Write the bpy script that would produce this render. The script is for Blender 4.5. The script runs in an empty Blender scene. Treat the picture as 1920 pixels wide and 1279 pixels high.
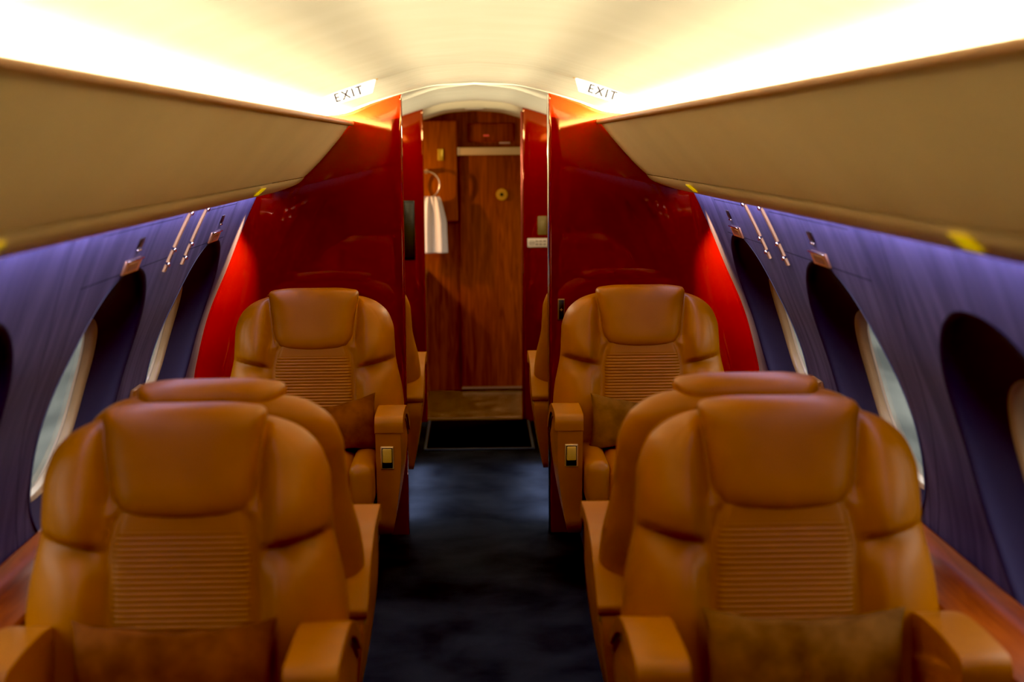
import bpy, bmesh, math, random
from mathutils import Matrix, Vector, noise
random.seed(7)
C = bpy.context.scene.collection
S = bpy.context.scene
PI = math.pi

# ------------------------------------------------------------------ materials
def nmat(name, color, rough=.5, metal=0., coat=0., spec=.5, sheen=0., emit=None, estr=0.):
    m = bpy.data.materials.new(name); m.use_nodes = True
    b = m.node_tree.nodes['Principled BSDF']
    b.inputs['Base Color'].default_value = (*color, 1)
    b.inputs['Roughness'].default_value = rough
    b.inputs['Metallic'].default_value = metal
    b.inputs['Coat Weight'].default_value = coat
    b.inputs['Coat Roughness'].default_value = .03
    b.inputs['Specular IOR Level'].default_value = spec
    b.inputs['Sheen Weight'].default_value = sheen
    if emit:
        b.inputs['Emission Color'].default_value = (*emit, 1)
        b.inputs['Emission Strength'].default_value = estr
    return m

def tex_coord(nt, scale):
    tc = nt.nodes.new('ShaderNodeTexCoord'); mp = nt.nodes.new('ShaderNodeMapping')
    mp.inputs['Scale'].default_value = scale
    nt.links.new(tc.outputs['Object'], mp.inputs['Vector'])
    return mp.outputs['Vector']

def vary(m, c1, c2, scale=(1, 1, 1), nscale=5., detail=4., lo=.35, hi=.65, distort=0.):
    nt = m.node_tree; b = nt.nodes['Principled BSDF']
    n = nt.nodes.new('ShaderNodeTexNoise'); n.inputs['Scale'].default_value = nscale
    n.inputs['Detail'].default_value = detail; n.inputs['Distortion'].default_value = distort
    nt.links.new(tex_coord(nt, scale), n.inputs['Vector'])
    r = nt.nodes.new('ShaderNodeValToRGB')
    r.color_ramp.elements[0].position = lo; r.color_ramp.elements[0].color = (*c1, 1)
    r.color_ramp.elements[1].position = hi; r.color_ramp.elements[1].color = (*c2, 1)
    nt.links.new(n.outputs['Fac'], r.inputs['Fac'])
    nt.links.new(r.outputs['Color'], b.inputs['Base Color'])
    return r

def bump(m, scale=(1, 1, 1), nscale=200., strength=.1, dist=.002, detail=3.):
    nt = m.node_tree; b = nt.nodes['Principled BSDF']
    n = nt.nodes.new('ShaderNodeTexNoise'); n.inputs['Scale'].default_value = nscale
    n.inputs['Detail'].default_value = detail
    nt.links.new(tex_coord(nt, scale), n.inputs['Vector'])
    bp = nt.nodes.new('ShaderNodeBump'); bp.inputs['Strength'].default_value = strength
    bp.inputs['Distance'].default_value = dist
    nt.links.new(n.outputs['Fac'], bp.inputs['Height'])
    nt.links.new(bp.outputs['Normal'], b.inputs['Normal'])

LEATHER = nmat('leather', (.50, .20, .022), .42, spec=.27)
vary(LEATHER, (.315, .098, .0012), (.375, .122, .002), nscale=6); bump(LEATHER, nscale=350, strength=.12, dist=.001)
LEATHER_RIB = nmat('ribbed_leather', (.325, .102, .002), .48, spec=.28); bump(LEATHER_RIB, nscale=350, strength=.1, dist=.001)
LEATHER_DK = nmat('leather_shadow', (.12, .045, .008), .6)
VELVET = nmat('brown_velvet', (.14, .048, .010), .9, spec=.15)
vary(VELVET, (.12, .031, .004), (.22, .062, .008), nscale=14); bump(VELVET, nscale=60, strength=.25, dist=.004)
VELVET2 = nmat('olive_lit_velvet', (.15, .07, .014), .9, spec=.15)  # right pillows: tone differs mostly by light, put into the colour
vary(VELVET2, (.13, .050, .008), (.24, .098, .017), nscale=14); bump(VELVET2, nscale=60, strength=.25, dist=.004)
CREAM = nmat('cream_leather', (.42, .26, .09), .5, spec=.3)
vary(CREAM, (.66, .495, .26), (.71, .535, .285), nscale=3); bump(CREAM, nscale=250, strength=.05, dist=.001)
LIPM = nmat('tan_piping', (.34, .15, .045), .45)
CEIL = nmat('ceiling_fabric', (.82, .74, .55), .75, spec=.2)
vary(CEIL, (.70, .63, .48), (.79, .72, .58), scale=(1.2, 14, 1.2), nscale=4, detail=6)
bump(CEIL, scale=(2, 40, 2), nscale=6, strength=.25, dist=.002)
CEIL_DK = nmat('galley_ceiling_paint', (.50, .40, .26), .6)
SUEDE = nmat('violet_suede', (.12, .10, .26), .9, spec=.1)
SUEDE_RAMP = vary(SUEDE, (.060, .056, .128), (.115, .105, .230), scale=(1, 3.2, .35), nscale=5, detail=7, lo=.3, hi=.7, distort=.6)
bump(SUEDE, scale=(3, 8, 3), nscale=14, strength=.12, dist=.003)
def seams(m, ramp, lines):
    nt = m.node_tree; L = nt.links
    tc = nt.nodes.new('ShaderNodeTexCoord'); sp = nt.nodes.new('ShaderNodeSeparateXYZ'); L.new(tc.outputs['Object'], sp.inputs[0])
    def op(o, a, b=None):
        n = nt.nodes.new('ShaderNodeMath'); n.operation = o
        for i, v in enumerate((a, b)):
            if v is None: continue
            if isinstance(v, (int, float)): n.inputs[i].default_value = v
            else: L.new(v, n.inputs[i])
        return n.outputs[0]
    yy, zz = sp.outputs[1], sp.outputs[2]; tot = None
    for kind, a, b, lo, hi, w in lines:
        # 'h': z = a for y in lo..hi      'v': y = a + b*(1.38-z) for z in lo..hi
        if kind == 'h': d = op('ABSOLUTE', op('SUBTRACT', zz, a)); u = yy
        else: d = op('ABSOLUTE', op('SUBTRACT', yy, op('ADD', a, op('MULTIPLY', op('SUBTRACT', 1.38, zz), b)))); u = zz
        k = op('MULTIPLY', op('LESS_THAN', d, w), op('MULTIPLY', op('GREATER_THAN', u, lo), op('LESS_THAN', u, hi)))
        tot = k if tot is None else op('MAXIMUM', tot, k)
    mx = nt.nodes.new('ShaderNodeMixRGB'); mx.inputs[2].default_value = (.006, .005, .018, 1)
    L.new(op('MULTIPLY', tot, .8), mx.inputs[0]); L.new(ramp.outputs['Color'], mx.inputs[1])
    L.new(mx.outputs[0], nt.nodes['Principled BSDF'].inputs['Base Color'])
seams(SUEDE, SUEDE_RAMP, [('h', 1.256, 0, 3.27, 4.215, .0016), ('h', 1.256, 0, 4.52, 5.16, .0016), ('h', 1.376, 0, 3.3, 4.2, .0016), ('h', 1.376, 0, 4.56, 5.16, .0016),
    ('v', 3.04, .42, .1, 1.40, .0028), ('v', 3.25, .22, .1, 1.29, .0022), ('v', 5.16, .10, 1.20, 1.40, .002), ('v', 4.36, .06, .1, 1.20, .0018)])
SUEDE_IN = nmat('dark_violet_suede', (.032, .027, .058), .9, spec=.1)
RED = nmat('red_lacquer', (.15, .0042, .0003), .03, spec=.5)
RED.node_tree.nodes['Principled BSDF'].inputs['IOR'].default_value = 2.1
RED.node_tree.nodes['Principled BSDF'].inputs['Specular Tint'].default_value = (1, .50, .24, 1)
CARPET = nmat('navy_carpet', (.012, .014, .022), .95, spec=.05)
vary(CARPET, (.008, .009, .014), (.024, .028, .042), nscale=4, detail=8, lo=.3, hi=.75, distort=.3)
bump(CARPET, nscale=400, strength=.5, dist=.004)
MATM = nmat('black_mat', (.004, .0035, .004), .9, spec=.1)
bump(MATM, nscale=300, strength=.4, dist=.003)
def wood(name, c1, c2, rough, coat=.3):
    m = nmat(name, c1, rough, coat=coat, spec=.25)
    vary(m, c1, c2, scale=(9, 9, .7), nscale=4, detail=9, lo=.3, hi=.72, distort=1.4)
    return m
WOOD = wood('walnut_veneer', (.13, .022, .002), (.30, .064, .005), .5, .0)
WOOD_UP = wood('lighter_walnut_veneer', (.22, .045, .003), (.40, .098, .009), .5, .0)
LEDGE = nmat('polished_mahogany', (.25, .06, .012), .42, coat=.0, spec=.15)
vary(LEDGE, (.15, .024, .002), (.34, .068, .004), scale=(8, .6, 8), nscale=5, detail=8, lo=.3, hi=.7, distort=1.)
MARBLE = nmat('brown_marble', (.12, .06, .02), .25)
vary(MARBLE, (.05, .022, .008), (.26, .13, .045), nscale=14, detail=9, lo=.35, hi=.75, distort=1.5)
BRASS = nmat('brass', (.80, .52, .22), .3, .7)
COPPER = nmat('copper', (.85, .50, .30), .35, .75)
CHROME = nmat('chrome', (.8, .75, .7), .12, 1.)
STEEL = nmat('brushed_plate', (.45, .26, .18), .35, .8)
BLACK = nmat('black_plastic', (.008, .007, .007), .35)
GOLDBTN = nmat('gold_button', (.62, .36, .05), .4, .0)
OLIVE = nmat('olive_switch', (.22, .15, .05), .4)
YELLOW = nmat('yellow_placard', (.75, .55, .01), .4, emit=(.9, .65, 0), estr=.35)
WHITEP = nmat('white_placard', (.75, .62, .52), .5)
GREYP = nmat('grey_marks', (.25, .16, .12), .5)
REDP = nmat('red_plate', (.55, .05, .03), .5, emit=(.8, .1, .05), estr=.25)
SIGN = nmat('lit_sign', (.9, .88, .85), .4, emit=(1, .96, .95), estr=.5)
SIGNTXT = nmat('dark_red_lettering', (.010, .0005, .0015), .9, spec=.0)
TOWELM = nmat('white_towel', (.75, .66, .58), .95, sheen=.2)
bump(TOWELM, nscale=120, strength=.5, dist=.004)
TRIMC = nmat('cream_rail', (.62, .45, .22), .45)
SLEEVE = nmat('window_liner', (.27, .17, .10), .3, coat=.5)
PLINTH = nmat('seat_plinth', (.05, .022, .008), .6)
OUTERF = nmat('outer_window_frame', (.20, .13, .10), .4)
HANGAR = nmat('hangar_cladding', (.5, .52, .48), .7)
vary(HANGAR, (.05, .055, .05), (.20, .21, .19), scale=(.05, .25, 3.4), nscale=3, detail=3, lo=.38, hi=.62)
GLASS = bpy.data.materials.new('window_acrylic'); GLASS.use_nodes = True
_n = GLASS.node_tree; _n.nodes.clear()
_o = _n.nodes.new('ShaderNodeOutputMaterial'); _m = _n.nodes.new('ShaderNodeMixShader')
_t = _n.nodes.new('ShaderNodeBsdfTransparent'); _g = _n.nodes.new('ShaderNodeBsdfGlossy')
_ge = _n.nodes.new('ShaderNodeNewGeometry'); _d = _n.nodes.new('ShaderNodeVectorMath'); _d.operation = 'DOT_PRODUCT'
_n.links.new(_ge.outputs['Normal'], _d.inputs[0]); _n.links.new(_ge.outputs['Incoming'], _d.inputs[1])
def _ma(op, a, b=None):
    q = _n.nodes.new('ShaderNodeMath'); q.operation = op
    for i, v in enumerate((a, b)):
        if v is None: continue
        if isinstance(v, (int, float)): q.inputs[i].default_value = v
        else: _n.links.new(v, q.inputs[i])
    return q
_f = _ma('ADD', _ma('MULTIPLY', _ma('POWER', _ma('SUBTRACT', 1., _ma('ABSOLUTE', _d.outputs['Value']).outputs[0]).outputs[0], 5.).outputs[0], .9).outputs[0], .06)
_g.inputs['Roughness'].default_value = .03; _t.inputs['Color'].default_value = (.86, .88, .85, 1)
_n.links.new(_f.outputs[0], _m.inputs[0]); _n.links.new(_t.outputs[0], _m.inputs[1])
_n.links.new(_g.outputs[0], _m.inputs[2]); _n.links.new(_m.outputs[0], _o.inputs['Surface'])

# ------------------------------------------------------------------ helpers
def link(name, me, parent=None):
    o = bpy.data.objects.new(name, me); C.objects.link(o)
    if parent: o.parent = parent
    return o

def mesh(name, verts, faces, mat, parent=None, smooth=True, mats=None, fmat=None):
    me = bpy.data.meshes.new(name); me.from_pydata(verts, [], faces); me.update()
    bm = bmesh.new(); bm.from_mesh(me); bmesh.ops.recalc_face_normals(bm, faces=bm.faces[:])
    bm.to_mesh(me); bm.free()
    for m in (mats or [mat]): me.materials.append(m)
    if fmat:
        for p, k in zip(me.polygons, fmat): p.material_index = k
    me.polygons.foreach_set('use_smooth', [smooth] * len(me.polygons))
    return link(name, me, parent)

def from_bm(name, bm, mat, parent=None, smooth=True, angle=40, mats=None):
    me = bpy.data.meshes.new(name)
    bmesh.ops.recalc_face_normals(bm, faces=bm.faces[:])
    bm.to_mesh(me); bm.free()
    for m in (mats or [mat]): me.materials.append(m)
    me.polygons.foreach_set('use_smooth', [smooth] * len(me.polygons))
    if smooth: me.set_sharp_from_angle(angle=math.radians(angle))
    return link(name, me, parent)

def add_box(bm, x0, x1, y0, y1, z0, z1, bev=0., seg=3, mi=0):
    vs = [bm.verts.new((x, y, z)) for x in (x0, x1) for y in (y0, y1) for z in (z0, z1)]
    q = [(0, 1, 3, 2), (4, 6, 7, 5), (0, 4, 5, 1), (2, 3, 7, 6), (0, 2, 6, 4), (1, 5, 7, 3)]
    fs = [bm.faces.new([vs[i] for i in f]) for f in q]
    for f in fs: f.material_index = mi
    if bev > 0:
        es = list({e for f in fs for e in f.edges})
        r = bmesh.ops.bevel(bm, geom=es, offset=bev, segments=seg, profile=.5, affect='EDGES', clamp_overlap=True)
        for f in r['faces']: f.material_index = mi
    return fs

def box(name, dims, mat, parent=None, bev=0., seg=3):
    bm = bmesh.new(); add_box(bm, *dims, bev=bev, seg=seg)
    return from_bm(name, bm, mat, parent)

def add_cyl(bm, c, r, h, axis='y', n=24, mi=0):
    rot = {'y': Matrix.Rotation(PI / 2, 4, 'X'), 'z': Matrix.Identity(4), 'x': Matrix.Rotation(PI / 2, 4, 'Y')}[axis]
    res = bmesh.ops.create_cone(bm, cap_ends=True, segments=n, radius1=r, radius2=r, depth=h, matrix=Matrix.Translation(c) @ rot)
    for v in res['verts']:
        for f in v.link_faces: f.material_index = mi

def tag(o, label=None, cat=None, group=None, kind=None):
    if label: o['label'] = label
    if cat: o['category'] = cat
    if group: o['group'] = group
    if kind: o['kind'] = kind
    return o

def empty(name, loc=(0, 0, 0), label=None, cat=None, group=None):
    o = bpy.data.objects.new(name, None); C.objects.link(o); o.location = loc
    o.empty_display_size = .1
    return tag(o, label, cat, group)

def copy_tree(o, parent=None):
    c = o.copy(); C.objects.link(c); c.parent = parent
    for ch in list(o.children): copy_tree(ch, c)
    return c

def lerp_table(tab):
    """smooth (monotone cubic) interpolation through (x, y) points"""
    xs = [p[0] for p in tab]; ys = [p[1] for p in tab]; n = len(xs)
    d = [(ys[i + 1] - ys[i]) / (xs[i + 1] - xs[i]) for i in range(n - 1)]
    t = [d[0]] + [0 if d[i - 1] * d[i] <= 0 else 2 * d[i - 1] * d[i] / (d[i - 1] + d[i]) for i in range(1, n - 1)] + [d[-1]]
    def f(x):
        if x <= xs[0]: return ys[0] + t[0] * (x - xs[0])
        if x >= xs[-1]: return ys[-1] + t[-1] * (x - xs[-1])
        i = max(k for k in range(n - 1) if xs[k] <= x)
        h = xs[i + 1] - xs[i]; u = (x - xs[i]) / h
        return ((2*u**3 - 3*u*u + 1) * ys[i] + (u**3 - 2*u*u + u) * h * t[i]
                + (-2*u**3 + 3*u*u) * ys[i + 1] + (u**3 - u*u) * h * t[i + 1])
    return f

def rounded_poly(pts, radii, seg=6):
    out = []; n = len(pts)
    for i in range(n):
        p0, p, p1 = Vector(pts[i - 1]), Vector(pts[i]), Vector(pts[(i + 1) % n])
        r = radii[i] if isinstance(radii, (list, tuple)) else radii
        a = (p0 - p).normalized(); b = (p1 - p).normalized()
        A, B = p + a * r, p + b * r
        for k in range(seg + 1):
            u = k / seg
            out.append(tuple((1-u)**2 * A + 2*u*(1-u) * p + u*u * B))
    return out

def resample(loop, n):
    L = [Vector(p) for p in loop] + [Vector(loop[0])]
    acc = [0]
    for a, b in zip(L, L[1:]): acc.append(acc[-1] + (b - a).length)
    out = []; j = 0
    for k in range(n):
        s = acc[-1] * k / n
        while acc[j + 1] < s: j += 1
        seg = acc[j + 1] - acc[j]
        out.append(tuple(L[j].lerp(L[j + 1], 0 if seg == 0 else (s - acc[j]) / seg)))
    return out

RINGS = [1, .99, .965, .93, .88, .8, .7, .58, .44, .28, .12]
def puffy(loop, center, front, back, n=4., m=2.2, ymap=None, N=96):
    """cushion: outline loop in (x,z), bulging to -y by `front` and +y by `back`"""
    loop = resample(loop, N); cx, cz = center
    verts = []; faces = []
    ymap = ymap or (lambda x, z: 0)
    def ring(r, sgn, depth):
        st = len(verts)
        h = (1 - r ** n) ** (1 / m) * depth
        for x, z in loop:
            X, Z = cx + (x - cx) * r, cz + (z - cz) * r
            verts.append((X, ymap(X, Z) + sgn * h, Z))
        return st
    for sgn, depth in ((-1, front), (1, back)):
        prev = None
        for r in RINGS:
            s = ring(r, sgn, depth)
            if prev is not None:
                for i in range(N):
                    j = (i + 1) % N; faces.append((prev + i, prev + j, s + j, s + i))
            prev = s
        verts.append((cx, ymap(cx, cz) + sgn * depth, cz)); c = len(verts) - 1
        for i in range(N): faces.append((prev + i, prev + (i + 1) % N, c))
    # weld the two rims
    k = len(RINGS) * N + 1
    faces = [tuple((v - k if k <= v < k + N else v) for v in f) for f in faces]
    return verts, faces

# ------------------------------------------------------------------ cabin section
wall_tab = [(0., 1.02), (.3, 1.115), (.55, 1.135), (.67, 1.124), (.78, 1.10), (.89, 1.07), (.98, 1.037), (1.10, .985),
            (1.25, .925), (1.38, .868), (1.40, .857), (1.52, .775)]
WX = lerp_table(wall_tab)
ceil_tab = [(0., 1.829), (.15, 1.818), (.288, 1.782), (.40, 1.747), (.515, 1.706), (.58, 1.698), (.66, 1.690), (.74, 1.64), (.785, 1.515)]
CZ = lerp_table(ceil_tab)
WIN_Y = [2.59, 3.77, 4.95]; WZ = .90; WA, WB = .395, .355        # oval recesses in the side wall
YB0, YB1, YB2, YEND = -1.2, 5.62, 8.0, 9.0

def wall_norm(s, z):
    d = (WX(z + .005) - WX(z - .005)) / .01
    return Vector((-s, 0, s * d * s)).normalized() if True else None

def grid_patch(V, F, us, vs, fn):
    st = len(V)
    for u in us:
        for v in vs: V.append(fn(u, v))
    nv = len(vs)
    for i in range(len(us) - 1):
        for j in range(nv - 1):
            a = st + i * nv + j; F.append((a, a + 1, a + nv + 1, a + nv))

def frange(a, b, n): return [a + (b - a) * i / n for i in range(n + 1)]

def ell(a, t, n=2.15):
    c, s_ = math.cos(t), math.sin(t)
    return (abs(c) ** (2 / n)) * (1 if c >= 0 else -1), (abs(s_) ** (2 / n)) * (1 if s_ >= 0 else -1)

def build_wall(s, name):
    V = []; F = []
    P = lambda y, z: (s * WX(z), y, z)
    z0, z1 = .50, 1.30
    y_lo, y_hi = WIN_Y[0] - .59, WIN_Y[-1] + .59
    zs = frange(0, z0, 8) ; grid_patch(V, F, [YB0, y_hi + 0, YB2 + .05], zs, P)
    zs = frange(z1, 1.52, 8); grid_patch(V, F, [YB0, y_hi, YB2 + .05], zs, P)
    zs = frange(z0, z1, 30); grid_patch(V, F, [YB0, y_lo], zs, P); grid_patch(V, F, [y_hi, YB2 + .05], zs, P)
    N = 120
    for yc in WIN_Y:
        hy = .59
        base = len(V); rings = [0, .02, .06, .12, .2, .32, .46, .62, .8, 1]
        corner = [math.atan2((z - WZ) , (sy * hy)) % (2 * PI) for z in (z0, z1) for sy in (-1, 1)]
        ts = [2 * PI * k / N for k in range(N)]
        for c in corner:
            k = min(range(N), key=lambda i: abs(ts[i] - c)); ts[k] = c
        for r in rings:
            for t in ts:
                ex, ez = ell(0, t); e = (yc + WA * ex, WZ + WB * ez)
                c_, s_ = math.cos(t), math.sin(t)
                k = min([hy / abs(c_) if abs(c_) > 1e-6 else 9e9, ((z1 - WZ) / s_ if s_ > 1e-6 else ((z0 - WZ) / s_ if s_ < -1e-6 else 9e9))])
                q = (yc + k * c_, WZ + k * s_)
                V.append(P(e[0] + (q[0] - e[0]) * r, e[1] + (q[1] - e[1]) * r))
        for i in range(len(rings) - 1):
            for j in range(N):
                a = base + i * N + j; b = base + i * N + (j + 1) % N
                F.append((a, b, b + N, a + N))
    o = mesh(name, V, F, SUEDE)
    me = o.data
    flip = 0
    nr = []
    for v in me.vertices:
        d = (WX(v.co.z + .004) - WX(v.co.z - .004)) / .008
        nr.append(Vector((-s, 0, d)).normalized())
    # make every face look into the cabin, then give it the normals of the curved section
    bm = bmesh.new(); bm.from_mesh(me)
    for f in bm.faces:
        f.normal_update()
        if f.normal.x * s > 0: f.normal_flip()
    bm.to_mesh(me); bm.free()
    me.normals_split_custom_set_from_vertices(nr)
    tag(o, kind='structure')
    return o
for s, nm in ((-1, 'wall_left'), (1, 'wall_right')): build_wall(s, nm)

# windows: recess, liner, pane
def build_window(s, yc, n):
    root = empty('window_%d' % n, (s * WX(WZ), yc, WZ)); tag(root, kind='structure')
    ox, oy, oz = root.location
    N = 96; ts = [2 * PI * k / N for k in range(N)]
    def loop(a, b, zc, off, nn=2.15):
        out = []
        for t in ts:
            ex, ez = ell(0, t, nn); z = zc + b * ez
            out.append((s * (WX(z) + off) - ox, yc + a * ex - oy, z - oz))
        return out
    def loft(loops, name, mat):
        V = [p for l in loops for p in l]; F = []
        for i in range(len(loops) - 1):
            for j in range(N):
                a = i * N + j; b = i * N + (j + 1) % N; F.append((a, b, b + N, a + N))
        return mesh(name, V, F, mat, root)
    L = []
    for k in range(6):                                   # rolled lip of the recess
        a = k / 5 * PI / 2
        L.append(loop(WA + .006 - .014 * math.sin(a), WB + .006 - .014 * math.sin(a), WZ, -.004 + .016 * (1 - math.cos(a))))
    for k in range(1, 9):
        u = k / 8; L.append(loop(WA - .008 + (.325 - WA + .008) * u ** 1.5, WB - .008 + (.240 - WB + .008) * u ** 1.3, WZ - .02 * u, .012 + .075 * u))
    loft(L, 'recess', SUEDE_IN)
    loft([loop(.330, .245, WZ - .02, .083), loop(.322, .237, WZ - .02, .088), loop(.320, .235, WZ - .02, .098), loop(.317, .232, WZ - .02, .1105)], 'window_liner', SLEEVE)
    loft([loop(.321, .236, WZ - .02, .1095), loop(.315, .230, WZ - .02, .1125), loop(.324, .240, WZ - .02, .118), loop(.330, .246, WZ - .02, .124)], 'outer_frame', OUTERF)
    pl = loop(.317, .232, WZ - .02, .1095)
    V = [(0, 0, 0)]; F = []
    cz = WZ - .02
    V = [(s * (WX(cz) + .122) - ox, yc - oy, cz - oz)] + pl
    rings = [pl]
    verts = list(pl); faces = []
    for q in (.8, .55, .3):
        st = len(verts)
        for t in ts:
            ex, ez = ell(0, t); z = cz + .228 * q * ez
            verts.append((s * (WX(z) + .1095) - ox, yc + .317 * q * ex - oy, z - oz))
        for j in range(N):
            a = st - N + j; b = st - N + (j + 1) % N; faces.append((a, b, b + N, a + N))
    verts.append(V[0]); c = len(verts) - 1
    for j in range(N): faces.append((c - N + j, c - N + (j + 1) % N, c))
    mesh('pane', verts, faces, GLASS, root)
k = 0
for s in (-1, 1):
    for yc in WIN_Y:
        k += 1; build_window(s, yc, k)

# ceiling
V = []; F = []
xs = frange(-.78, .78, 72)
grid_patch(V, F, frange(YB0, YB2 + .05, 40), xs, lambda y, x: (x, y, CZ(abs(x))))
tag(mesh('ceiling', V, F, CEIL), kind='structure')
V = []; F = []
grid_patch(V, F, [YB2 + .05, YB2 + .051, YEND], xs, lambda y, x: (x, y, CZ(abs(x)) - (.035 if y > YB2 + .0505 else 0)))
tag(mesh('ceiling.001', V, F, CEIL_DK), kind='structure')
# fabric joints across the ceiling
for i, y in enumerate((4.33, YB1)):
    V = []; F = []
    grid_patch(V, F, [y - .004, y, y + .004], frange(-.52, .52, 50), lambda yy, x: (x, yy, CZ(abs(x)) - .0007))
    tag(mesh('trim_%d' % (3 + i), V, F, nmat('ceiling_joint%d' % i, (.55, .46, .30), .8)), kind='structure')

# floors
def slab(name, x0, x1, y0, y1, z0, z1, mat):
    return tag(box(name, (x0, x1, y0, y1, z0, z1), mat), kind='structure')
slab('floor', -1.03, 1.03, YB0, YB2 + .04, -.05, 0, CARPET)
slab('floor.001', -1.03, 1.03, YB2 + .04, YEND + .05, -.05, .006, MARBLE)
slab('wall_rear', -1.16, 1.16, YB0 - .05, YB0, 0, 1.86, nmat('rear_wall_paint', (.16, .07, .03), .6))

# lacquered red bulkheads with a flared outer rim
def cx_of(z):
    lo, hi = .0, .78
    for _ in range(40):
        m_ = (lo + hi) / 2
        if CZ(m_) > z: lo = m_
        else: hi = m_
    return lo
def bulkhead(s, yb, name, xin, flare=True, depth=.05):
    V = []; F = []
    zmax = CZ(xin) - .0005
    rows = frange(0, 1.40, 50) + frange(1.405, zmax, 26)
    ncol = None
    for z in rows:
        W = WX(z) + .002 if z <= 1.40 else min(WX(min(z, 1.5)), cx_of(z) + .004)
        r = 0.
        if flare and z < 1.42:
            q = max(0., min(1., (1.41 - z) / .45)); r = .012 + .105 * q ** .8
        else: r = .004
        W = max(W, xin + .002 + r)
        pts = [(xin, yb + depth)]
        e = min(.010, (W - r - xin) * .4)
        for k_ in range(7):
            a = k_ / 6 * PI / 2; pts.append((xin + e * (1 - math.cos(a)), yb + e - e * math.sin(a)))
        x0 = xin + e; x1 = W - r
        for k_ in range(1, 12): pts.append((x0 + (x1 - x0) * k_ / 12, yb))
        for k_ in range(13):
            a = k_ / 12 * PI / 2; pts.append((x1 + r * math.sin(a), yb - r * (1 - math.cos(a))))
        pts.append((W + .03, yb + depth))
        for x, y in pts: V.append((s * x, y, z))
        ncol = len(pts)
    for i in range(len(rows) - 1):
        for j in range(ncol - 1):
            a = i * ncol + j; F.append((a, a + 1, a + ncol + 1, a + ncol))
    o = mesh(name, V, F, RED)
    o.data.set_sharp_from_angle(angle=math.radians(50))
    return tag(o, kind='structure')
bulkhead(-1, YB1, 'wall_front_left', .290); bulkhead(1, YB1, 'wall_front_right', .290)
bulkhead(-1, YB2, 'wall_middle_left', .290, False); bulkhead(1, YB2, 'wall_middle_right', .270, False)
tag(box('trim_1', (.284, .2895, YB1 + .006, YB1 + .045, 0.0, 1.775), CHROME, bev=.001), kind='structure')
tag(box('trim_2', (.258, .2695, YB2 + .012, YB2 + .045, 0.0, 1.765), nmat('red_edge_trim', (.45, .10, .07), .2, .7), bev=.003), kind='structure')

# galley end wall in walnut, with its door
tag(box('wall_end', (-1.16, 1.16, YEND, YEND + .05, 0, 1.86), WOOD), kind='structure')
door = empty('door_1', (.09, YEND - .012, .006)); tag(door, kind='structure')
bm = bmesh.new(); add_box(bm, -.19, .30, -.012, .012, .01, 1.515, bev=.004)
from_bm('door_panel', bm, WOOD, door)
bm = bmesh.new(); add_cyl(bm, (.078, -.018, 1.262), .037, .014, 'y', 32, 0); add_cyl(bm, (.078, -.027, 1.262), .024, .006, 'y', 32, 0)
add_cyl(bm, (.078, -.031, 1.262), .011, .006, 'y', 20, 1)
from_bm('door_lock', bm, None, door, mats=[nmat('door_lock_brass', (.75, .42, .06), .3, .6), BLACK])
bm = bmesh.new(); add_box(bm, -.19, .30, -.016, -.0125, .012, .028)
from_bm('door_sweep', bm, STEEL, door)

# ------------------------------------------------------------------ overhead panels
def overhead(s, label):
    root = empty('overhead_panel', (s * .6, 2.2, 1.4), label, 'overhead panel', 'cream overhead panels above the windows')
    ox, oy, oz = root.location
    y0, y1 = YB0 + .01, YB1 - .006
    def extr(name, prof, mat, ny=2, closed=False):
        V = []; F = []
        ys = frange(y0, y1, ny); n = len(prof)
        for y in ys:
            for x, z in prof: V.append((s * x - ox, y - oy, z - oz))
        for i in range(len(ys) - 1):
            for j in range(n if closed else n - 1):
                a = i * n + j; b = i * n + (j + 1) % n; F.append((a, b, b + n, a + n))
        if closed:
            F.append(tuple(range(n))); F.append(tuple(range((len(ys) - 1) * n, len(ys) * n)))
        o = mesh(name, V, F, mat, root); o.data.set_sharp_from_angle(angle=math.radians(45)); return o
    face = [(.492, 1.664), (.505, 1.648), (.54, 1.604), (.58, 1.558), (.62, 1.514), (.655, 1.480), (.678, 1.4605)]
    extr('face_panel', face, CREAM)
    a = [(.487 + .0105 * math.cos(t), 1.668 + .0105 * math.sin(t)) for t in [2 * PI * k / 20 for k in range(20)]]
    extr('lip', a, LIPM, closed=True)
    roll = [(.678, 1.4585), (.682, 1.453), (.688, 1.446), (.697, 1.438), (.71, 1.4305), (.73, 1.422), (.755, 1.413), (.78, 1.405), (.793, 1.401), (.801, 1.400), (.805, 1.403), (.806, 1.41), (.806, 1.43)]
    extr('bottom_roll', roll, CREAM)
    back = [(.497, 1.664), (.53, 1.632), (.58, 1.605), (.70, 1.595), (.765, 1.52), (.80, 1.46), (.806, 1.43)]
    extr('inner_tray', back, nmat('white_tray', (.8, .74, .6), .6))
    return root
overhead(-1, 'long cream leather overhead panel above the left windows')
overhead(1, 'long cream leather overhead panel above the right windows')

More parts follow.
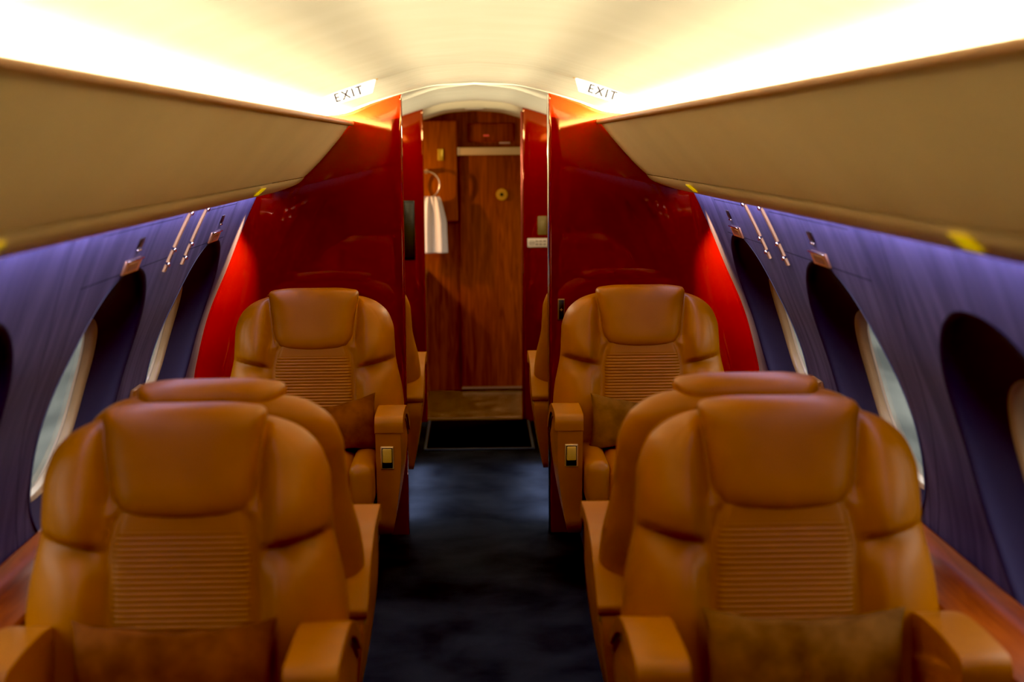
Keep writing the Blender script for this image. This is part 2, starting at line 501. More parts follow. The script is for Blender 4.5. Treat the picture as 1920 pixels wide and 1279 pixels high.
# wooden side ledges
def ledge(s, label):
    root = empty('side_ledge', (s * 1.04, 2.2, 0), label, 'ledge', 'wooden ledges under the windows')
    y0, y1 = YB0 + .02, YB1 - .14
    prof = [(.984, .0), (.984, .562), (.980, .57), (.980, .583), (.986, .590), (1.06, .590), (1.085, .592), (1.10, .600), (1.112, .613), (1.118, .62), (1.124, .618), (1.126, .60), (1.10, .30), (1.02, .0)]
    V = []; F = []; n = len(prof)
    for y in (y0, y1):
        for x, z in prof: V.append((s * (x - 1.04), y - 2.2, z))
    for j in range(n): F.append((j, (j + 1) % n, n + (j + 1) % n, n + j))
    F.append(tuple(range(n))); F.append(tuple(range(n, 2 * n)))
    o = mesh('ledge_top', V, F, LEDGE, root); o.data.set_sharp_from_angle(angle=math.radians(40))
ledge(-1, 'polished reddish wooden ledge along the left wall below the windows')
ledge(1, 'polished reddish wooden ledge along the right wall below the windows')

# ------------------------------------------------------------------ armchairs
SW = lerp_table([(.38, .318), (.50, .330), (.60, .333), (.68, .326), (.75, .311), (.80, .302), (.85, .299), (.90, .296), (.94, .284),
                 (.965, .270), (.985, .250), (1.000, .228), (1.012, .200), (1.020, .170), (1.026, .120)])
def lean(z): return .20 * (z - .8)
def PXW(z): return .148 - .017 * min(1.2, max(0, (z - .74) / .09)) ** 2 if z > .74 else .148 + .004 * (.74 - z) / .2
def g(x, w): return math.exp(-(x / w) ** 2)
def front_depth(x, z):
    w = SW(z); t = min(1., abs(x) / w)
    edge = (1 - t ** 6) ** .5
    q = max(0., min(1., (1.027 - z) / .10)); top = (1 - (1 - q) ** 3.2) ** .55 if q < 1 else 1.
    ax = abs(x)
    f = .066
    side = max(0., min(1., (ax - .150) / .05)); side = side * side * (3 - 2 * side)
    zc = .797 - .035 * max(0, (w - ax) / .16)                     # crease between wing and lower bolster
    up = z > zc
    f += side * (.028 * g(ax - .235, .085) + (.026 * g(z - zc - .055, .075) if up else .020 * g(z - zc + .12, .11)))
    f -= side * .028 * (g(z - zc, .012 if up else .034))
    f -= .010 * g(ax - PXW(z) - .003, .007) * min(1., max(0., (.86 - z) / .03))
    f -= .016 * g(ax - (.146 + .024 * (z - .83) / .21), .011) * min(1., max(0., (z - .84) / .03))
    f -= .0022 * g(ax - (w - .040), .0022) if z > zc else 0       # stitched seam on the wing
    return f * edge * top

def make_seat(aisle):
    """faces -y, origin on the floor; aisle = +1/-1 is the side (local x) with the aisle armrest"""
    root = empty('cabin_armchair')
    # backrest body
    V = []; F = []
    zs = frange(.38, .72, 20) + frange(.725, .87, 40) + frange(.88, 1.0, 22) + frange(1.003, 1.0265, 10)
    ts = [math.sin(u * PI / 2) for u in frange(-1, 1, 96)]
    nt = len(ts)
    for sgn in (-1, 1):
        for z in zs:
            w = SW(z)
            for t in ts:
                x = t * w
                if sgn < 0: y = lean(z) - front_depth(x, z)
                else:
                    q = max(0., min(1., (1.027 - z) / .09)); top = (1 - (1 - q) ** 3) ** .5 if q < 1 else 1.
                    y = lean(z) + .072 * math.sqrt(max(0., 1 - abs(t) ** 5)) * top
                V.append((x, y, z))
    off = len(zs) * nt
    for b in (0, off):
        for i in range(len(zs) - 1):
            for j in range(nt - 1):
                a = b + i * nt + j; F.append((a, a + 1, a + nt + 1, a + nt))
    for j in range(nt - 1):
        F.append((j, j + 1, off + j + 1, off + j))
        a = (len(zs) - 1) * nt + j; F.append((a, a + 1, off + a + 1, off + a))
    o = mesh('backrest', V, F, LEATHER, root)
    bm = bmesh.new(); bm.from_mesh(o.data); bmesh.ops.remove_doubles(bm, verts=bm.verts[:], dist=.0004)
    bmesh.ops.recalc_face_normals(bm, faces=bm.faces[:]); bm.to_mesh(o.data); bm.free()
    # ribbed centre panel
    V = []; F = []
    pitch = .0110; z0, z1 = .50, .845
    n = int((z1 - z0) / pitch) * 8
    us = frange(-1, 1, 28)
    for i in range(n + 1):
        z = z0 + (z1 - z0) * i / n
        rib = abs(math.sin(PI * (z - z0) / pitch)) ** .55 if z < .807 else .9
        for u in us:
            x = u * (PXW(z) - .002); e = (1 - abs(u) ** 14) ** .5
            fd = .066 * (1 - (abs(x) / SW(z)) ** 6) ** .5
            V.append((x, lean(z) - fd + .008 - e * (.0105 + .0042 * rib), z))
    nu = len(us)
    for i in range(n):
        for j in range(nu - 1):
            a = i * nu + j; F.append((a, a + 1, a + nu + 1, a + nu))
    mesh('ribbed_panel', V, F, LEATHER_RIB, root)
    # headrest
    loop = rounded_poly([(-.141, .834), (0, .824), (.141, .834), (.154, .93), (.170, 1.044), (.10, 1.054), (-.10, 1.054), (-.170, 1.044), (-.154, .93)],
                        [.050, .06, .050, .04, .020, .03, .03, .020, .04], 8)
    v, f = puffy(loop, (0, .945), .050, .085, 7., 2.3, lambda x, z: lean(z) - .040 + .25 * x * x, 140)
    mesh('headrest', v, f, LEATHER, root)
    # inset panel on the back of the shell
    loop = rounded_poly([(-.285, .42), (.285, .42), (.262, .84), (.235, .95), (.15, .988), (-.15, .988), (-.235, .95), (-.262, .84)], [.03, .03, .05, .05, .05, .05, .05, .05], 6)
    v, f = puffy(loop, (0, .70), .004, .016, 8, 2.2, lambda x, z: lean(z) + .068 * math.sqrt(max(0., 1 - (abs(x) / SW(z)) ** 5)), 110)
    mesh('back_panel', v, f, LEATHER, root)
    # cushion and bolsters
    bm = bmesh.new(); add_box(bm, -.165, .165, -.50, .02, .335, .475, bev=.035, seg=5)
    for q in bm.verts:
        if q.co.z > .46: q.co.z += .016 * (1 - (q.co.x / .165) ** 2)
    from_bm('seat_cushion', bm, LEATHER, root, angle=80)
    for sx in (-1, 1):
        bm = bmesh.new(); add_box(bm, *sorted((sx * .158, sx * .246)), -.505, .02, .33, .492, bev=.036, seg=6)
        from_bm('seat_bolster', bm, LEATHER, root, angle=80)
    bm = bmesh.new(); add_box(bm, -.235, .235, -.44, .06, .10, .336, bev=.02); add_box(bm, -.20, .20, -.36, .0, 0., .11, bev=.01)
    from_bm('seat_base', bm, PLINTH, root)
    # armrests
    for sx in (aisle, -aisle):
        wide = .0 if sx == aisle else -.006
        x0, x1 = .250, .338 + wide
        prof = rounded_poly([(-.434, .615), (-.30, .617), (-.15, .612), (-.04, .572), (.075, .500), (.09, .46), (.06, .20), (-.335, .190), (-.388, .245), (-.414, .42)],
                            [.03, .02, .05, .05, .02, .03, .03, .03, .03, .05], 5)
        def prism(prof, xa, xb, bev):
            bm = bmesh.new()
            A = [bm.verts.new((sx * xa, y, z)) for y, z in prof]; B = [bm.verts.new((sx * xb, y, z)) for y, z in prof]
            n = len(prof)
            fa = bm.faces.new(A); fb = bm.faces.new(B)
            for i in range(n): bm.faces.new((A[i], A[(i + 1) % n], B[(i + 1) % n], B[i]))
            bmesh.ops.bevel(bm, geom=list(fa.edges) + list(fb.edges), offset=bev, segments=4, profile=.5, affect='EDGES', clamp_overlap=True)
            return bm
        bm = prism(prof, x0, x1, .012)
        bmesh.ops.subdivide_edges(bm, edges=[e for e in bm.edges if abs(e.verts[0].co.z - e.verts[1].co.z) > .1], cuts=6)
        for q in bm.verts:
            if q.co.z < .50 and abs(q.co.x) > .29:
                q.co.x -= sx * .042 * ((.50 - q.co.z) / .31) ** 1.6
        arm = from_bm('armrest', bm, LEATHER, root, angle=50)
        top = [(-.20, .648), (-.10, .632), (-.02, .596), (.08, .530)]
        pad = rounded_poly([(-.436, .588), (-.438, .645), (-.30, .650), (-.17, .643), (-.05, .607), (.085, .522), (.078, .495), (-.06, .578), (-.17, .612), (-.30, .613), (-.405, .608), (-.418, .588)],
                           [.004, .034, .05, .05, .05, .012, .012, .05, .05, .03, .02, .006], 6)
        from_bm('armrest_pad', prism(pad, x0 - .002, x1 + .009, .012), LEATHER, arm, angle=50)
        st = rounded_poly([(-.40, .606), (-.17, .604), (-.06, .570), (.07, .488), (.07, .480), (-.06, .558), (-.17, .593), (-.40, .596)], .003, 2)
        from_bm('trim_strip', prism(st, x1 - .004, x1 + .0035, .001), nmat('arm_trim_strip', (.25, .14, .05), .35, .7), arm)
        # rocker control on the front of the armrest
        bm = bmesh.new(); xc = sx * (x0 + x1) / 2 - sx * .004; w = .0235
        add_box(bm, xc - w, xc + w, -.007, .004, -.042, .042, bev=.004, seg=3, mi=0)
        add_box(bm, xc - w + .0052, xc + w - .0052, -.0085, .0, -.0368, .0368, bev=.002, seg=2, mi=1)
        add_box(bm, xc - w + .0075, xc + w - .0075, -.0125, .0, -.016, .0345, bev=.003, seg=2, mi=2)
        cp = from_bm('control_rocker', bm, None, arm, mats=[BRASS, BLACK, GOLDBTN])
        # sits on the sloping front face
        cp.location = (0, -.4215, .50); cp.rotation_euler = (math.radians(5.9), 0, 0)
        cp['label'] = 'brass framed gold rocker control'
    return root

SX = .612
protoA = make_seat(1); protoB = make_seat(-1)
seats = [
    (protoA, -.612, 2.87, 0, 'caramel leather armchair nearest on the left of the aisle, facing the viewer'),
    (protoB, .622, 2.87, 0, 'caramel leather armchair nearest on the right of the aisle, facing the viewer'),
    (None, -.612, 3.21, PI, 'leather armchair turned away, back to back behind the nearest left armchair'),
    (None, .612, 3.21, PI, 'leather armchair turned away, back to back behind the nearest right armchair'),
    (None, -.612, 5.25, 0, 'leather armchair facing the viewer against the left red bulkhead'),
    (None, .612, 5.25, 0, 'leather armchair facing the viewer against the right red bulkhead'),
    (None, -.580, 5.97, PI, 'armchair mostly hidden beyond the left red bulkhead, arm and shoulder showing'),
    (None, .575, 5.97, PI, 'armchair mostly hidden beyond the right red bulkhead, arm and shoulder showing'),
]
for p, x, y, rz, lab in seats:
    if p is None:
        left = (x < 0) == (rz == 0)
        p = copy_tree(protoA if left else protoB)
    p.location = (x, y, 0); p.rotation_euler = (0, 0, rz)
    tag(p, lab, 'armchair', 'caramel leather cabin armchairs')

# ------------------------------------------------------------------ pillows
def make_pillow(loc, rx, rz, mat, label, W=.41, Hh=.215, T=.066, seed=0, ry=0.):
    N = 120; loop = []
    for k in range(N):
        t = 2 * PI * k / N
        c, s_ = math.cos(t), math.sin(t)
        m = max(abs(c), abs(s_)); x, z = c / m, s_ / m
        # corners pulled out into points, sides slightly hollow
        px = x * (1 - .075 * (1 - z * z) * (1 if abs(x) > .999 else 0)); pz = z * (1 - .27 * (1 - x * x) * (1 if abs(z) > .999 else 0))
        loop.append((px * W / 2, pz * Hh / 2))
    verts = []; faces = []
    rings = [1, .975, .94, .89, .82, .73, .62, .5, .37, .24, .12]
    for sgn in (-1, 1):
        st0 = len(verts)
        for r in rings:
            for x, z in loop:
                X, Z = x * r, z * r
                u, v = abs(X) / (W / 2), abs(Z) / (Hh / 2)
                h = T * max(0., (1 - u ** 2.6)) ** .55 * max(0., (1 - v ** 2.6)) ** .55 if r < 1 else 0
                h = max(h, .004 if r < 1 else 0)
                nz = noise.noise(Vector((X * 14 + seed, Z * 9, sgn))) * .007 + noise.noise(Vector((X * 30 + seed, Z * 12, sgn + 3))) * .003
                verts.append((X, sgn * (h + nz * (1 if r < .99 else 0)), Z + (.004 * noise.noise(Vector((X * 16 + seed, 0, 5))))))
        verts.append((0, sgn * T, 0)); c_ = len(verts) - 1
        for i in range(len(rings) - 1):
            for j in range(N):
                a = st0 + i * N + j; b = st0 + i * N + (j + 1) % N; faces.append((a, b, b + N, a + N))
        for j in range(N):
            a = st0 + (len(rings) - 1) * N + j; b = st0 + (len(rings) - 1) * N + (j + 1) % N; faces.append((a, b, c_))
    o = mesh('pillow', verts, faces, mat)
    bm = bmesh.new(); bm.from_mesh(o.data); bmesh.ops.remove_doubles(bm, verts=bm.verts[:], dist=.0003)
    bmesh.ops.recalc_face_normals(bm, faces=bm.faces[:]); bm.to_mesh(o.data); bm.free()
    o.location = loc; o.rotation_euler = (rx, ry, rz)
    return tag(o, label, 'pillow', 'velvet lumbar pillows on the armchairs')
make_pillow((-.612, 2.680, .552), -.22, 0, VELVET, 'rust brown velvet pillow on the nearest left armchair', seed=1)
make_pillow((.640, 2.680, .555), -.22, -.03, VELVET2, 'brown velvet pillow tinted olive for the light, on the nearest right armchair', seed=7)
make_pillow((-.565, 5.045, .558), -.22, .12, VELVET, 'rust brown velvet pillow on the armchair by the left red bulkhead', seed=12, ry=-.12)
make_pillow((.605, 5.055, .560), -.22, .05, VELVET2, 'brown velvet pillow tinted olive for the light, on the armchair by the right red bulkhead', seed=20, ry=.08)

# ------------------------------------------------------------------ wall fittings
def wall_frame(o, s, y, z, lift=0.):
    d = (WX(z + .01) - WX(z - .01)) / .02
    n = Vector((-s, 0, d)).normalized(); up = Vector((s * d, 0, 1)).normalized()
    up = (up - n * up.dot(n)).normalized(); x = n.cross(up)
    M = Matrix((x, n, up)).transposed().to_4x4(); M.translation = Vector((s * WX(z), y, z)) + n * lift
    o.matrix_world = M
    return o
side = {-1: 'left', 1: 'right'}
def shade_latch(s, y, label):
    r = empty('window_plate', label=label, cat='wall plate', group='copper plates above the windows')
    bm = bmesh.new(); w, h = .086, .016
    add_box(bm, -w, w, -.004, .006, -.020, .020, bev=.003, seg=2)
    from_bm('plate_frame', bm, COPPER, r)
    bm = bmesh.new(); add_box(bm, -.05, .05, .0055, .0075, -.011, .011, bev=.001, seg=1); from_bm('plate_face', bm, STEEL, r)
    bm = bmesh.new(); add_box(bm, -w, w, .004, .011, .018, .0235, bev=.002, seg=2); from_bm('top_bar', bm, CHROME, r)
    return wall_frame(r, s, y, 1.272)
def socket(s, y, label):
    r = empty('wall_socket', label=label, cat='socket', group='small black sockets under the overhead panels')
    bm = bmesh.new(); add_box(bm, -.030, .030, -.004, .002, -.016, .016, bev=.003, seg=2); from_bm('recess', bm, BLACK, r)
    bm = bmesh.new(); add_box(bm, -.022, .022, .0, .005, -.0215, -.0165, bev=.001, seg=1); from_bm('rim', bm, CHROME, r)
    return wall_frame(r, s, y, 1.330)
def strap(s, y, label):
    r = empty('strap_rail', label=label, cat='rail', group='brass rails on the blue walls')
    # follows the curve of the wall from under the overhead panel
    zc = 1.305
    V = []; F = []; ww = .0115
    wall_frame(r, s, y, zc)
    Mi = r.matrix_world.inverted()
    zs = frange(1.215, 1.392, 12)
    for z in zs:
        d = (WX(z + .01) - WX(z - .01)) / .02; n = Vector((-s, 0, d)).normalized(); p = Vector((s * WX(z), y + (z - zc) * .35, z))
        for (a, l) in ((-ww, 0), (-ww, .007), (ww, .007), (ww, 0)):
            V.append(tuple(Mi @ (p + Vector((0, a, 0)) + n * l)))
    for i in range(len(zs) - 1):
        for j in range(3):
            a = i * 4 + j; F.append((a, a + 1, a + 5, a + 4))
    F.append((0, 1, 2, 3)); F.append(tuple(len(V) - 4 + q for q in range(4)))
    mesh('rail', V, F, BRASS, r, smooth=False)
    def boss(name, z, hz, hw, mat, l0, l1):
        d = (WX(z + .01) - WX(z - .01)) / .02; n = Vector((-s, 0, d)).normalized(); up = Vector((s * d, .35, 1)).normalized()
        p = Vector((s * WX(z), y + (z - zc) * .35, z)); bm = bmesh.new()
        fs = add_box(bm, -hw, hw, l0, l1, -hz, hz, bev=.0012, seg=2)
        x = n.cross(up).normalized(); M = Matrix((x, n, up)).transposed().to_4x4(); M.translation = p
        bmesh.ops.transform(bm, matrix=Mi @ M, verts=bm.verts[:]); from_bm(name, bm, mat, r)
    boss('end_cap', 1.388, .006, .014, CHROME, 0, .012)
    boss('stud', 1.279, .004, .013, CHROME, 0, .012)
    boss('stud', 1.236, .004, .013, CHROME, 0, .012)
    boss('slot', 1.257, .010, .005, BLACK, .006, .0078)
    return r
def ashtray(s, y, label):
    r = empty('ashtray', label=label, cat='ashtray', group='brass ashtrays on the walls')
    bm = bmesh.new(); add_box(bm, -.055, .055, -.004, .010, -.03, .03, bev=.004, seg=2); from_bm('lid', bm, nmat('ashtray_copper_' + side[s], (.50, .26, .10), .4, .7), r)
    bm = bmesh.new(); add_box(bm, -.055, .055, .002, .014, .028, .033, bev=.002, seg=2); from_bm('rim', bm, BRASS, r)
    return wall_frame(r, s, y, .80)
def yellow(s, y, label):
    r = empty('row_placard', label=label, cat='placard', group='yellow placards on the overhead panels')
    bm = bmesh.new(); add_box(bm, -.038, -.001, -.001, .002, -.018, .018, bev=.001, seg=1); add_box(bm, .001, .038, -.001, .002, -.018, .018, bev=.001, seg=1)
    from_bm('plate', bm, YELLOW, r)
    n = Vector((-s * .5, 0, .866)).normalized()
    n = Vector((-s * (1.434 - 1.404), 0, (.775 - .725))).normalized()
    up = Vector((-s * .05, 0, -.03)).normalized() * -1
    up = (Vector((-s * .05, 0, .03))).normalized(); x = n.cross(up)
    n = x.cross(Vector(up)) * 1
    up = Vector((-s * .05, 0, .03)).normalized()
    nn = Vector((-s * .03, 0, -.05)).normalized(); nn = Vector((-s * .03, 0, .05)).normalized() if nn.z > 0 else nn
    # the roll slopes down and out; its visible face looks inward and up
    t = Vector((s * .034, 0, -.028)).normalized(); nn = Vector((-.03 * s, 0, -.05))
    nn = Vector((0, 1, 0)).cross(t).normalized()
    if nn.z > 0: nn = -nn
    up = -t; x = nn.cross(up)
    M = Matrix((x, nn, up)).transposed().to_4x4(); M.translation = Vector((s * .697, y, 1.4385)) + nn * .003
    r.matrix_world = M
    return r
pos = ['beside the nearest armchair', 'over the second window from the bulkhead', 'over the window nearest the red bulkhead']
for s in (-1, 1):
    sd = side[s]
    shade_latch(s, 3.73, 'copper framed plate above the second window from the bulkhead, %s wall' % sd)
    shade_latch(s, 4.93, 'copper framed plate above the window next to the red bulkhead, %s wall' % sd)
    socket(s, 3.75, 'small black square socket over the second window from the bulkhead, %s wall' % sd)
    socket(s, 4.97, 'small black square socket over the window next to the bulkhead, %s wall' % sd)
    strap(s, 4.245, 'slim brass rail on the %s wall, farther of its pair from the bulkhead' % sd)
    strap(s, 4.505, 'slim brass rail on the %s wall, closer of its pair to the bulkhead' % sd)
    ashtray(s, 4.42, 'small copper ashtray on the %s blue wall between the windows' % sd)
    yellow(s, 2.00, 'large yellow placard on the bottom of the %s overhead panel, away from the bulkhead' % sd)
    yellow(s, 4.56, 'small yellow placard at the bulkhead end of the %s overhead panel' % sd)

# ------------------------------------------------------------------ EXIT signs
def text_mesh(name, body, size, mat, parent, M, depth=.0008):
    cu = bpy.data.curves.new(name, 'FONT'); cu.body = body; cu.size = size; cu.align_x = 'CENTER'; cu.align_y = 'CENTER'
    cu.extrude = depth; cu.space_character = 1.25
    t = bpy.data.objects.new(name, cu); C.objects.link(t)
    dg = bpy.context.evaluated_depsgraph_get(); me = bpy.data.meshes.new_from_object(t.evaluated_get(dg))
    bpy.data.objects.remove(t); bpy.data.curves.remove(cu)
    me.materials.clear(); me.materials.append(mat)
    me.transform(M)
    return link(name, me, parent)
def exit_sign(s, label):
    r = empty('exit_sign', (s * .37, 4.30, 1.735), label, 'exit sign', 'hanging EXIT signs')
    a = s * -math.atan(.315)
    # blade in local (x, z), hanging along the slope of the ceiling
    q = [(-.082, .022), (.095, .022), (.095, -.016), (-.058, -.016)]
    if s < 0: q = [(-x, z) for x, z in q]
    c, sn = math.cos(a), math.sin(a)
    q = [(x * c - z * sn, x * sn + z * c) for x, z in q]
    V = [(x, y, z) for y in (-.004, .004) for x, z in q]
    F = [(0, 1, 2, 3), (4, 5, 6, 7)] + [(i, (i + 1) % 4, 4 + (i + 1) % 4, 4 + i) for i in range(4)]
    mesh('blade', V, F, SIGN, r, smooth=False)
    M = Matrix.Translation((s * .012 * c, -.0052, s * .012 * sn + .002)) @ Matrix.Rotation(-a, 4, 'Y') @ Matrix.Rotation(PI / 2, 4, 'X')
    text_mesh('lettering', 'EXIT', .037, SIGNTXT, r, M)
    bm = bmesh.new(); ex, ez = q[0]; add_box(bm, ex - .005, ex + .005, -.006, .006, ez - .004, ez + .006, bev=.001, seg=1)
    from_bm('clip', bm, BRASS, r)
exit_sign(-1, 'lit white EXIT sign hanging from the ceiling at the left')
exit_sign(1, 'lit white EXIT sign hanging from the ceiling at the right')

# ------------------------------------------------------------------ small things on the bulkheads
r = empty('call_button', (.337, YB1, .922), 'narrow black button plate with a plus mark on the right red bulkhead', 'button plate')
bm = bmesh.new(); add_box(bm, -.0145, .0145, -.006, .001, -.044, .044, bev=.005, seg=3); from_bm('frame', bm, nmat('bronze_frame', (.30, .17, .07), .35, .8), r)
bm = bmesh.new(); add_box(bm, -.010, .010, -.0085, -.004, -.039, .039, bev=.003, seg=2); from_bm('button', bm, BLACK, r)
bm = bmesh.new(); add_box(bm, -.0055, .0055, -.0095, -.008, -.0012, .0012); add_box(bm, -.0012, .0012, -.0095, -.008, -.0055, .0055); from_bm('plus_mark', bm, BRASS, r)

r = empty('pull_handle', (-.378, YB2, 1.105), 'tall black recessed handle on the far left red partition', 'handle')
bm = bmesh.new(); add_box(bm, -.038, .034, -.010, .002, -.168, .168, bev=.008, seg=3); from_bm('frame', bm, BLACK, r)
bm = bmesh.new(); add_box(bm, -.026, .022, -.012, -.008, -.150, .150, bev=.004, seg=2); from_bm('inset', bm, nmat('dark_inset', (.022, .016, .012), .3), r)

r = empty('switch_plate', (.380, YB2, 1.125), 'olive switch plate on the far right red partition', 'switch')
bm = bmesh.new(); add_box(bm, -.029, .024, -.008, .001, -.053, .053, bev=.005, seg=2); from_bm('plate', bm, OLIVE, r)
bm = bmesh.new(); add_box(bm, -.012, .010, -.011, -.006, -.025, .025, bev=.002, seg=2); from_bm('rocker', bm, nmat('olive_rocker', (.26, .18, .07), .4), r)

r = empty('notice_placard', (.35, YB2, 1.027), 'white notice placard with grey symbols below the olive switch', 'placard')
bm = bmesh.new(); add_box(bm, -.058, .062, -.005, .001, -.026, .026, bev=.003, seg=2); from_bm('plate', bm, WHITEP, r)
bm = bmesh.new()
res = bmesh.ops.create_circle(bm, segments=24, radius=.014); inner = bmesh.ops.create_circle(bm, segments=24, radius=.0115)
bmesh.ops.bridge_loops(bm, edges=bm.edges[:])
bmesh.ops.rotate(bm, verts=bm.verts[:], cent=(0, 0, 0), matrix=Matrix.Rotation(PI / 2, 3, 'X'))
bmesh.ops.translate(bm, verts=bm.verts[:], vec=(-.032, -.0062, 0))
add_box(bm, -.041, -.023, -.0065, -.0055, -.0018, .0018)
for kx in (-.004, .018, .040):
    for kz in (-.009, .009): add_box(bm, kx - .008, kx + .008, -.0065, -.0055, kz - .0035, kz + .0035)
from_bm('symbols', bm, GREYP, r, smooth=False)

# ------------------------------------------------------------------ the far galley
# wall cabinet, header rail, small plates, towel ring and towel
r = empty('wall_cabinet', (-.30, YEND, 1.10), 'upper walnut wall cabinet at the left beside the far door', 'cabinet')
bm = bmesh.new(); add_box(bm, -.30, .19, -.06, -.001, .0, .635, bev=.012, seg=3); from_bm('door', bm, WOOD_UP, r)
bm = bmesh.new(); add_box(bm, .066, .102, -.068, -.058, .385, .458, bev=.003, seg=2); from_bm('latch', bm, nmat('gold_latch', (.75, .5, .06), .35, .5), r)
r = empty('header_rail', (.09, YEND, 1.54), 'cream horizontal rail above the far wooden door', 'rail')
bm = bmesh.new(); add_box(bm, -.200, .30, -.05, -.001, -.024, .026, bev=.006, seg=2); from_bm('rail', bm, TRIMC, r)
bm = bmesh.new(); add_box(bm, -.204, -.184, -.053, -.001, -.025, .027, bev=.004, seg=2); from_bm('end_cap', bm, nmat('rail_end', (.75, .6, .38), .4), r)
r = empty('upper_panel', (.105, YEND, 1.655), 'wooden access panel above the far door with a small red plate', 'panel')
bm = bmesh.new(); add_box(bm, -.145, .145, -.012, -.001, -.055, .060, bev=.010, seg=3); from_bm('board', bm, WOOD, r)
bm = bmesh.new(); add_box(bm, -.050, -.012, -.016, -.010, -.022, -.010, bev=.002, seg=1); from_bm('small_red_plate', bm, REDP, r)  # plain red plate, not a lamp; its material adds a slight glow
r = box('name_strip', (.155, .225, YEND - .006, YEND - .0005, 1.586, 1.598), nmat('pale_strip', (.55, .36, .30), .5), bev=.001)
tag(r, 'small pale strip above the cream rail over the far door', 'plate')
# galley counter (stands left of the gangway)
r = empty('galley_counter', (-.66, 8.55, .006), 'wooden galley counter behind the far left partition', 'counter')
bm = bmesh.new(); add_box(bm, -.35, .345, -.47, .44, 0, .76, bev=.004); from_bm('cabinet_body', bm, WOOD, r)
bm = bmesh.new(); add_box(bm, -.36, .352, -.48, .44, .76, .79, bev=.004); from_bm('worktop', bm, MARBLE, r)
# towel ring
ringc = Vector((-.305, 8.895, 1.335)); R0 = .083
r = empty('towel_ring', ringc, 'brass towel ring on the wall cabinet holding the white towel', 'towel ring')
V = []; F = []
n1, n2 = 48, 10
for i in range(n1):
    a = 2 * PI * i / n1
    for j in range(n2):
        b = 2 * PI * j / n2; rr = R0 + .0055 * math.cos(b)
        V.append((rr * math.sin(a), .0055 * math.sin(b) - .012, rr * math.cos(a)))
for i in range(n1):
    for j in range(n2):
        F.append((i * n2 + j, i * n2 + (j + 1) % n2, ((i + 1) % n1) * n2 + (j + 1) % n2, ((i + 1) % n1) * n2 + j))
mesh('ring', V, F, nmat('ring_metal', (.75, .60, .42), .25, .8), r)
bm = bmesh.new(); add_cyl(bm, (0, .02, R0), .014, .05, 'y', 20); from_bm('mount', bm, BRASS, r)
# towel hanging through the ring
V = []; F = []
nx, nz = 28, 40
def tw(u, k, back):
    z = ringc.z - R0 + .010 - k * .355 + (0 if not back else .02 * k)
    wid = .055 + .042 * min(1, k * 2.2) ** .6 + .012 * k
    x = ringc.x + .02 + wid * u
    fold = .010 * math.sin(u * 7.5) * min(1, k * 4) + .004 * math.sin(u * 15 + 1)
    y = ringc.y - .012 + (-.012 if not back else .014) * min(1, k * 6 + .3) + (fold if not back else -fold * .4) - (.004 if not back else 0)
    return (x, y, z)
us = frange(-1, 1, nx)
rows = [[tw(u, k, False) for u in us] for k in frange(1, 0, nz)] + [[tw(u, k, True) for u in us] for k in frange(.02, 1, nz)]
for rw in rows: V += rw
w = nx + 1
for i in range(len(rows) - 1):
    for j in range(nx): F.append((i * w + j, i * w + j + 1, (i + 1) * w + j + 1, (i + 1) * w + j))
o = mesh('towel', V, F, TOWELM); tag(o, 'white hand towel hanging from the towel ring in the galley', 'towel')
sm = o.modifiers.new('thick', 'SOLIDIFY'); sm.thickness = .005
# ceiling vent of the galley
r = empty('ceiling_vent', (0, 8.45, CZ(0) - .035), 'small pale vent on the dark ceiling above the far door', 'vent')
bm = bmesh.new(); add_box(bm, -.055, .055, -.2, .2, -.008, .002, bev=.003, seg=2); from_bm('frame', bm, nmat('vent_paint', (.55, .44, .32), .5), r)
bm = bmesh.new(); add_box(bm, -.04, .04, -.15, .15, -.010, -.006); from_bm('grille', bm, nmat('vent_grille', (.38, .30, .22), .5), r)
# mat
r = empty('floor_mat', (.005, 7.60, 0))
bm = bmesh.new(); add_box(bm, -.275, .275, -.372, .378, .001, .011, bev=.003); from_bm('pad', bm, MATM, r)
bm = bmesh.new()
for d_ in ((-.29, -.275, -.387, .385), (.275, .29, -.387, .385), (-.275, .275, -.387, -.372)): add_box(bm, *d_, .001, .010, bev=.002, seg=2)
from_bm('border', bm, nmat('mat_border', (.035, .035, .045), .7), r)
tag(r, 'black rectangular mat on the carpet before the far doorway', 'mat')
tag(box('trim_5', (-.31, .31, YB2 + .022, YB2 + .045, 0.0, .012), nmat('threshold_metal', (.4, .22, .10), .35, .6)), kind='structure')

# ------------------------------------------------------------------ outside
for s, nm in ((-1, 'hangar_wall'), (1, 'hangar_wall.001')):
    tag(box(nm, tuple([-9.1, -9.0] if s < 0 else [9.0, 9.1]) + (-5, 60, -2.0, 3.5), HANGAR), kind='structure')
APRON = nmat('apron_concrete', (.07, .075, .065), .8)
vary(APRON, (.035, .04, .035), (.12, .125, .11), scale=(.5, .12, 1), nscale=2, detail=4, lo=.4, hi=.6)
tag(box('ground', (-40, 40, -20, 120, -2.1, -2.0), APRON), kind='structure')
W = bpy.data.worlds.new('World'); S.world = W; W.use_nodes = True
bg = W.node_tree.nodes['Background']; bg.inputs[0].default_value = (.88, .88, .86, 1); bg.inputs[1].default_value = 4.0

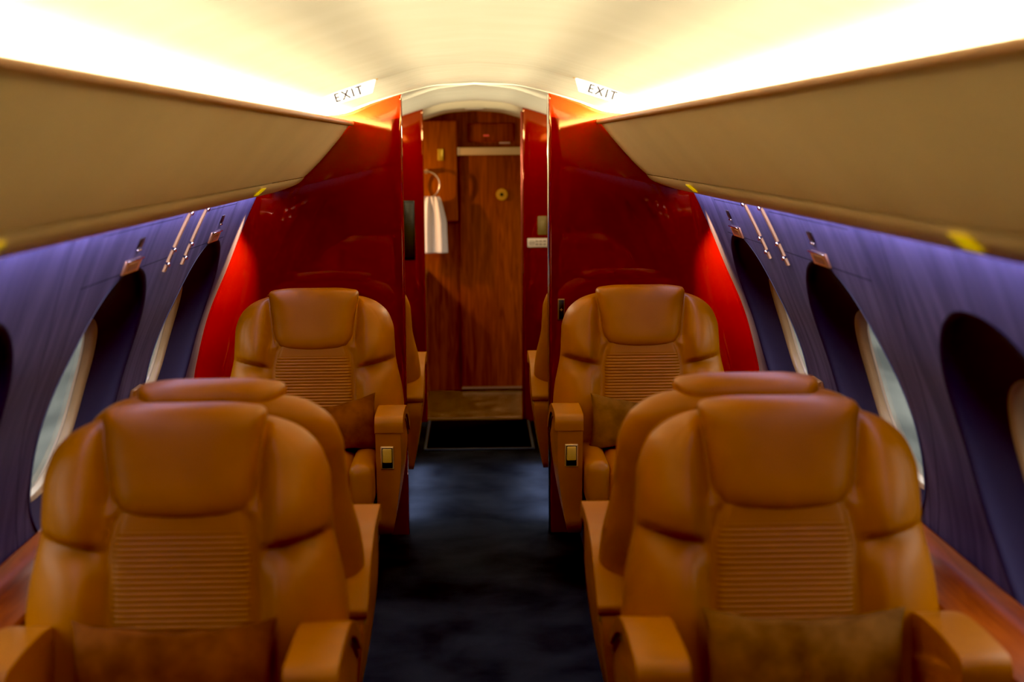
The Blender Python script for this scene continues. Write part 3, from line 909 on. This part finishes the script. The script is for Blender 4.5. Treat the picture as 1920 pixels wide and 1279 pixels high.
# ------------------------------------------------------------------ lights
def area(name, loc, rot, sx, sy, power, color, spread=PI):
    l = bpy.data.lights.new(name, 'AREA'); l.shape = 'RECTANGLE'; l.size = sx; l.size_y = sy; l.energy = power; l.color = color; l.spread = spread
    o = bpy.data.objects.new(name, l); C.objects.link(o); o.location = loc; o.rotation_euler = rot
    return o
WARM = (1., .895, .60); VIO = (.62, .54, 1.)
def aim(d): return Vector(d).to_track_quat('-Z', 'Y').to_euler()
for s in (-1, 1):
    # strips in the coves behind the overhead panels; local y runs along the cabin
    o = area('cove_light', (s * .605, 3.1, 1.647), (0, 0, 0), .068, 5.0, 74, WARM, math.radians(150))
    d = Vector((-s * 1., 0, .5)).normalized(); z = -d; y = Vector((0, 1, 0)); x = y.cross(z)
    o.rotation_euler = Matrix((x, y, z)).transposed().to_euler()
    o = area('cove_light', (s * .605, 6.85, 1.646), (0, 0, 0), .06, 2.2, 15, WARM); o.rotation_euler = Matrix((x, y, z)).transposed().to_euler()
    # violet strips under the overhead panels
    o = area('wall_strip_light', (s * .820, 2.2, 1.408), (0, 0, 0), .008, 6.78, 13.0, VIO)
    d = Vector((s * .45, 0, -1)).normalized(); z = -d; x = y.cross(z)
    o.rotation_euler = Matrix((x, y, z)).transposed().to_euler()
    # floor strips in the second cabin
    o = area('floor_strip_light', (s * .31, 6.35, .10), (0, 0, 0), .02, 1.0, 2.2, (.62, .74, 1.))
    d = Vector((-s * .5, 0, -1)).normalized(); z = -d; x = y.cross(z)
    o.rotation_euler = Matrix((x, y, z)).transposed().to_euler()
for s in (-1, 1):      # added lamps to brighten the flared red rims, not cabin fittings
    area('added_rim_light', (s * .800, 5.49, 1.394), aim((s * .27, .08, -.5)), .02, .02, 1.6, (1, .55, .16), spread=math.radians(42))
for s in (-1, 1):      # added lamps that push the bulkhead tops towards orange, beyond the cove strips
    area('added_bulkhead_light', (s * .565, 5.34, 1.667), aim((-s * .42, .8, .02)), .02, .02, 13, WARM, spread=math.radians(64))
area('galley_light', (-.86, 8.62, 1.39), aim((.75, .2, -.6)), .03, .08, 8, (1, .56, .25))
area('galley_ceiling_light', (.05, 8.35, 1.74), aim((0, .3, -1)), .2, .2, .35, (1, .75, .45))

# ------------------------------------------------------------------ camera
f = 2640.; roll = math.radians(.45)
Y = Vector((-.02629387, .13803418, -.99007838)).normalized()
Z = Vector((0, -Y.z, Y.y)).normalized(); X = Y.cross(Z)
R = Matrix((X, Y, Z))
c, s = math.cos(roll), math.sin(roll)
Rc = R @ Matrix(((c, s, 0), (-s, c, 0), (0, 0, 1)))
cd = bpy.data.cameras.new('camera'); cam = bpy.data.objects.new('camera', cd); C.objects.link(cam)
M = Rc.to_4x4(); M.translation = (-.01, 0, 1.58); cam.matrix_world = M
cd.sensor_width = 36; cd.lens = f / 1920 * 36; cd.clip_start = .05
cd.dof.use_dof = True; cd.dof.focus_distance = 5.1; cd.dof.aperture_fstop = 2.2
S.camera = cam
S.view_settings.view_transform = 'Standard'
S.view_settings.look = 'None'
S.view_settings.use_curve_mapping = True
S.view_settings.curve_mapping.black_level = (.006, .006, .006)
S.view_settings.curve_mapping.update()
S.cycles.max_bounces = 10; S.cycles.diffuse_bounces = 6; S.cycles.glossy_bounces = 5
S.cycles.sample_clamp_indirect = 6.
